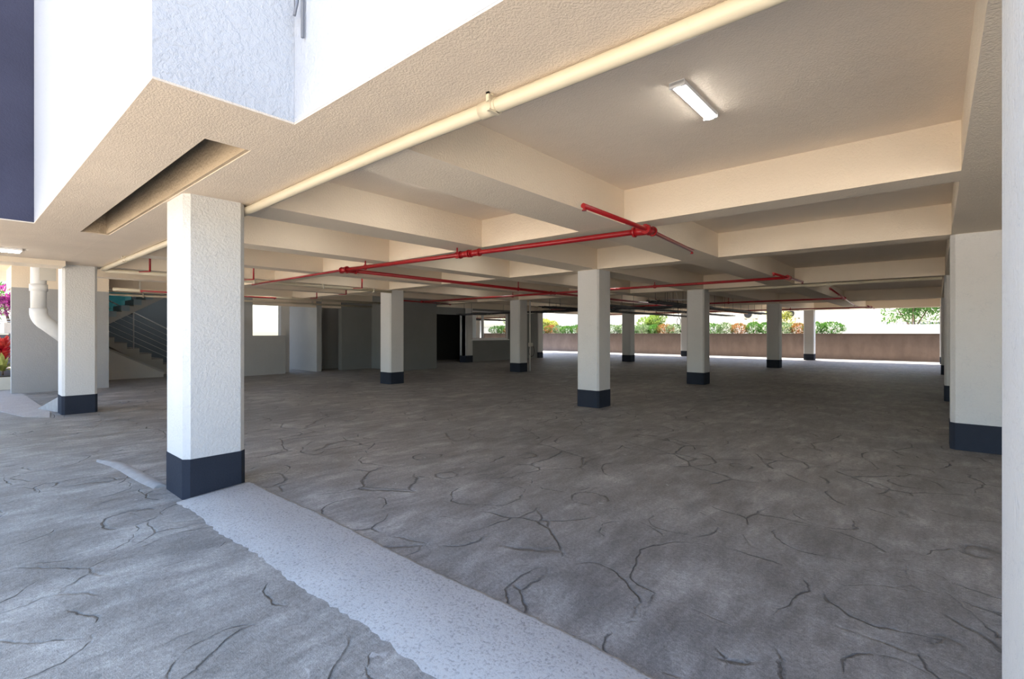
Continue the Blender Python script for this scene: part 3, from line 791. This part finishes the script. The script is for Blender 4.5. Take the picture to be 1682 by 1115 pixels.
# ------------------------------------------------------------------ planting
def leaf(bm, p, d, up, ln, wd):
    d = d.normalized(); s = d.cross(up)
    s = s.normalized() if s.length > 1e-4 else d.orthogonal().normalized()
    nrm = s.cross(d)
    a = bm.verts.new(p); b = bm.verts.new(p + d * ln * .5 + s * wd * .5 + nrm * .06 * ln); c = bm.verts.new(p + d * ln - nrm * .10 * ln); e = bm.verts.new(p + d * ln * .5 - s * wd * .5 + nrm * .06 * ln)
    bm.faces.new((a, b, c)); bm.faces.new((a, c, e))
def blob_leaves(bm, rnd, c, rad, n, ln, wd, upb=.4):
    c = Vector(c)
    for i in range(n):
        while True:
            v = Vector((rnd.uniform(-1, 1), rnd.uniform(-1, 1), rnd.uniform(-1, 1)))
            if .15 < v.length < 1: break
        v = v.normalized() * (v.length ** .35)
        p = c + Vector((v.x * rad[0], v.y * rad[1], v.z * rad[2]))
        d = v + Vector((rnd.uniform(-.8, .8), rnd.uniform(-.8, .8), rnd.uniform(-.4, .8) + upb))
        leaf(bm, p, d, Vector((rnd.uniform(-.3, .3), rnd.uniform(-.3, .3), 1)), ln * rnd.uniform(.7, 1.2), wd * rnd.uniform(.7, 1.2))
struct('planter_bed', bx(-60, 3, 33.81, 36.2, -.3, 1.30), M['soil'], 'raised soil bed behind the far parapet', 'planter')
shr = {}
def shrub_proto(key, mat, seed):
    t = thing('hedge_shrub', None, 'shrub', (0, 0, 0)); rnd = random.Random(seed)
    bm = BM(); blob_leaves(bm, rnd, (0, 0, .42), (.60, .42, .38), 620, .16, .05, .9); obj('foliage', bm, M[mat], t)
    bm = BM()
    for k in range(6):
        a = k * PI / 3; tube(bm, [(0, 0, 0), (.12 * math.cos(a), .12 * math.sin(a), .25), (.3 * math.cos(a), .25 * math.sin(a), .5)], [.015, .012, .006], 5)
    obj('stem', bm, M['bark'], t)
    return t
LBL = {'leaf_var': 'bushy white edged green shrub', 'leaf_green': 'dense plain green shrub', 'leaf_orange': 'orange and red leaved croton shrub', 'leaf_lime': 'pale lime green shrub'}
order = ['leaf_green', 'leaf_orange', 'leaf_var', 'leaf_green', 'leaf_green', 'leaf_orange', 'leaf_green', 'leaf_orange', 'leaf_var', 'leaf_var', 'leaf_green', 'leaf_var', 'leaf_green',
         'leaf_orange', 'leaf_var', 'leaf_var', 'leaf_green', 'leaf_green', 'leaf_var', 'leaf_orange', 'leaf_green', 'leaf_green', 'leaf_var', 'leaf_orange', 'leaf_green', 'leaf_green']
rnd = random.Random(11)
ORD = ['first', 'second', 'third', 'fourth', 'fifth', 'sixth', 'seventh', 'eighth', 'ninth', 'tenth', 'eleventh', 'twelfth']
cnt = {}
for i, k in enumerate(order):
    x = -4.7 - (len(order) - 1 - i) * .86
    if k not in shr: shr[k] = o = shrub_proto(k, k, 100 + i)
    else: o = copy_tree(shr[k])
    cnt[k] = cnt.get(k, 0) + 1
    tag(o, '%s behind the parapet, %s of its kind from left' % (LBL[k], ORD[cnt[k] - 1]), 'shrub', 'shrubs in the hedge behind the far parapet')
    o.location = (x, 34.45 + rnd.uniform(-.1, .1), 1.30); o.rotation_euler.z = rnd.uniform(0, 6); s = rnd.uniform(1.0, 1.2); o.scale = (s, s, rnd.uniform(.93, 1.1))
def tree(loc, h_, rad, n, mat, label, seed, blobs=5, ln=.3):
    t = thing('garden_tree', label, 'tree', loc); rnd = random.Random(seed); x, y, z = loc
    bm = BM()
    for k in range(blobs):
        c = (x + rnd.uniform(-.6, .6) * rad, y + rnd.uniform(-.5, .5) * rad, z + h_ * rnd.uniform(.62, .95))
        blob_leaves(bm, rnd, c, (rad * .62, rad * .62, rad * .48), n // blobs, ln, ln * .38)
    obj('crown', bm, M[mat], t)
    bm = BM(); tube(bm, [(x, y, z), (x + .1, y, z + h_ * .4), (x, y + .1, z + h_ * .7)], [.16, .12, .05], 8)
    for k in range(4):
        a = k * 1.6; tube(bm, [(x + .05, y, z + h_ * .4), (x + rad * .4 * math.cos(a), y + rad * .4 * math.sin(a), z + h_ * .75)], [.07, .03], 6)
    obj('trunk', bm, M['bark'], t)
tree((-1.3, 46.0, -.3), 4.9, 2.3, 5200, 'leaf_green', 'broad green tree behind the spiked wall at the far right', 21, 8, .30)
tree((3.2, 48.5, -.3), 5.4, 2.2, 5200, 'leaf_lime', 'bright green tree crown next to the right pillar row', 22, 8, .30)
tree((-17.3, 36.9, -.3), 3.35, 1.0, 3000, 'leaf_lime', 'rounded yellow green tree between the centre pillar and the cable pillar', 23, 6, .22)
tree((-27.5, 36.8, -.3), 3.5, .8, 2400, 'leaf_yellow', 'yellowish tree at the left end of the hedge', 24, 5, .22)
tree((-8.2, 36.9, -.3), 3.4, .8, 500, 'leaf_yellow', 'thin yellow green sapling just right of the third pillar', 25, 3, .3)
struct('wall_garden', bx(-60, 30, 38.0, 38.2, -.3, 2.02), M['far_wall'], 'low cream boundary wall with spikes on top', 'wall')
bm = BM(); k = -6.0
while k < 4: box(bm, k, k + .03, 38.08, 38.11, 2.02, 2.18); k += .16
tag(obj('wall_spikes', bm, M['grey_conduit']), 'row of short spikes on the cream boundary wall', 'spikes', None, 'stuff')
bm = BM(); box(bm, -60, -2.95, 40, 43, -.3, 4.3)
b = thing('neighbour_building', 'plain cream neighbouring building filling the view beyond the hedge', 'building', (-30, 46, -.3))
obj('wall', bm, M['far_wall'], b)
struct('trim_8', bx(-60, -24.3, 37.9, 38.3, 2.02, 2.15), M['dark_panel'], 'dark coping on the left part of the boundary wall', 'trim')
obj('roof_edge', bx(-60, -2.8, 39.85, 43.1, 4.3, 4.45), M['far_wall'], b)
for x in (-10.55, -7.75):
    t = thing('air_conditioner', {-10.55: 'round fan air conditioner unit left of the third pillar', -7.75: 'round fan air conditioner unit right of the third pillar', -12.4: 'air conditioner unit hidden by the cable pillar'}[x], 'air conditioner', (x, 39.7, 2.85), 'air conditioners on the neighbouring building')
    bm = BM(); box(bm, x - .48, x + .48, 39.5, 39.9, 2.58, 3.22, .03); obj('casing', bm, M['ac_body'], t)
    bm = BM(); tube(bm, [(x - .14, 39.49, 2.90), (x - .14, 39.44, 2.90)], .27, 24); obj('fan_grille', bm, M['dark_metal'], t)
    bm = BM(); box(bm, x - .4, x - .36, 39.5, 39.995, 2.52, 2.58); box(bm, x + .36, x + .4, 39.5, 39.995, 2.52, 2.58); obj('bracket', bm, M['dark_metal'], t)
    bm = BM(); tube(bm, [(x + .1, 39.96, 2.75), (x + .1, 39.96, 1.0)], .03, 6); obj('drain_hose', bm, M['strap'], t)

# left garden strip
struct('planter_box', bx(-24, -18.6, .2, 1.5, 0, .33), M['planter'], 'cream planter kerb at the far left edge', 'planter')
def cordyline(loc, mat, label, seed, h_=1.1, n=46):
    t = thing('cordyline_plant', label, 'plant', loc, 'red leaved plants in the left planter'); rnd = random.Random(seed); x, y, z = loc
    bm = BM()
    for i in range(n):
        a = rnd.uniform(0, 2 * PI); tilt = rnd.uniform(.15, 1.2); ln = rnd.uniform(.45, .75)
        p = Vector((x, y, z + h_ * rnd.uniform(.25, .6)))
        d = Vector((math.cos(a) * math.sin(tilt), math.sin(a) * math.sin(tilt), math.cos(tilt)))
        s = d.cross(Vector((0, 0, 1))).normalized(); prev = None
        for k in range(5):
            f = k / 4; q = p + d * ln * f - Vector((0, 0, .35 * ln * f * f)); w_ = .045 * math.sin(PI * min(.96, f * .8 + .15))
            cur = (bm.verts.new(q + s * w_), bm.verts.new(q - s * w_))
            if prev: bm.faces.new((prev[0], prev[1], cur[1], cur[0]))
            prev = cur
    obj('foliage', bm, M[mat], t)
    bm = BM(); tube(bm, [(x, y, z), (x, y, z + h_ * .6)], .025, 6); obj('stem', bm, M['bark'], t)
struct('planter_bed', bx(-23.9, -18.7, .3, 1.4, .33, .36), M['soil'], 'soil in the left planter', 'planter')
cordyline((-19.8, 1.06, .36), 'leaf_red', 'crimson spiky plant in the planter nearest the grey stub wall', 31, 1.25, 80)
cordyline((-21.3, 1.15, .36), 'leaf_red', 'crimson spiky plant at the outer end of the left planter', 32, 1.0)
cordyline((-19.05, 1.02, .36), 'leaf_yellow', 'low yellow green spiky plant at the planter front', 33, .35, 30)
fe = thing('slat_fence', 'dark fence with pale horizontal slats behind the red plants', 'fence', (-24, .9, 0))
obj('base_panel', bx(-25.6, -25.5, -6, 3.0, 0, 1.44), M['dark_panel'], fe)
bm = BM()
for k in range(7): box(bm, -25.58, -25.52, -6, 3.0, 1.48 + k * .085, 1.51 + k * .085)
obj('slats', bm, M['slat'], fe)
for y in (-3, 0, 2.9):
    obj('post', bx(-25.65, -25.58, y, y + .08, 0, 2.08), M['dark_panel'], fe)
tree((-30.5, .6, 0), 3.8, 1.9, 3600, 'leaf_green', 'green tree behind the slat fence at the far left', 41, 6, .26)
tree((-26.8, 1.7, 0), 3.5, .6, 1300, 'leaf_pink', 'magenta flowering bush behind the slat fence', 42, 4, .16)
# pale concrete wedge by the left pillar, its sunlight put into the colour
bm = BM(); prism(bm, [(-18.2, .95), (-18.2, 1.07), (-16.9, 1.25), (-12.65, 1.30), (-11.9, 1.22), (-12.3, .92), (-14.0, .60), (-19, -.6)], -.01, .012)
struct('sunlit_ramp_patch', bm, M['kerb'], 'pale triangular concrete patch with painted sunlight at the left pillar foot', 'ramp')
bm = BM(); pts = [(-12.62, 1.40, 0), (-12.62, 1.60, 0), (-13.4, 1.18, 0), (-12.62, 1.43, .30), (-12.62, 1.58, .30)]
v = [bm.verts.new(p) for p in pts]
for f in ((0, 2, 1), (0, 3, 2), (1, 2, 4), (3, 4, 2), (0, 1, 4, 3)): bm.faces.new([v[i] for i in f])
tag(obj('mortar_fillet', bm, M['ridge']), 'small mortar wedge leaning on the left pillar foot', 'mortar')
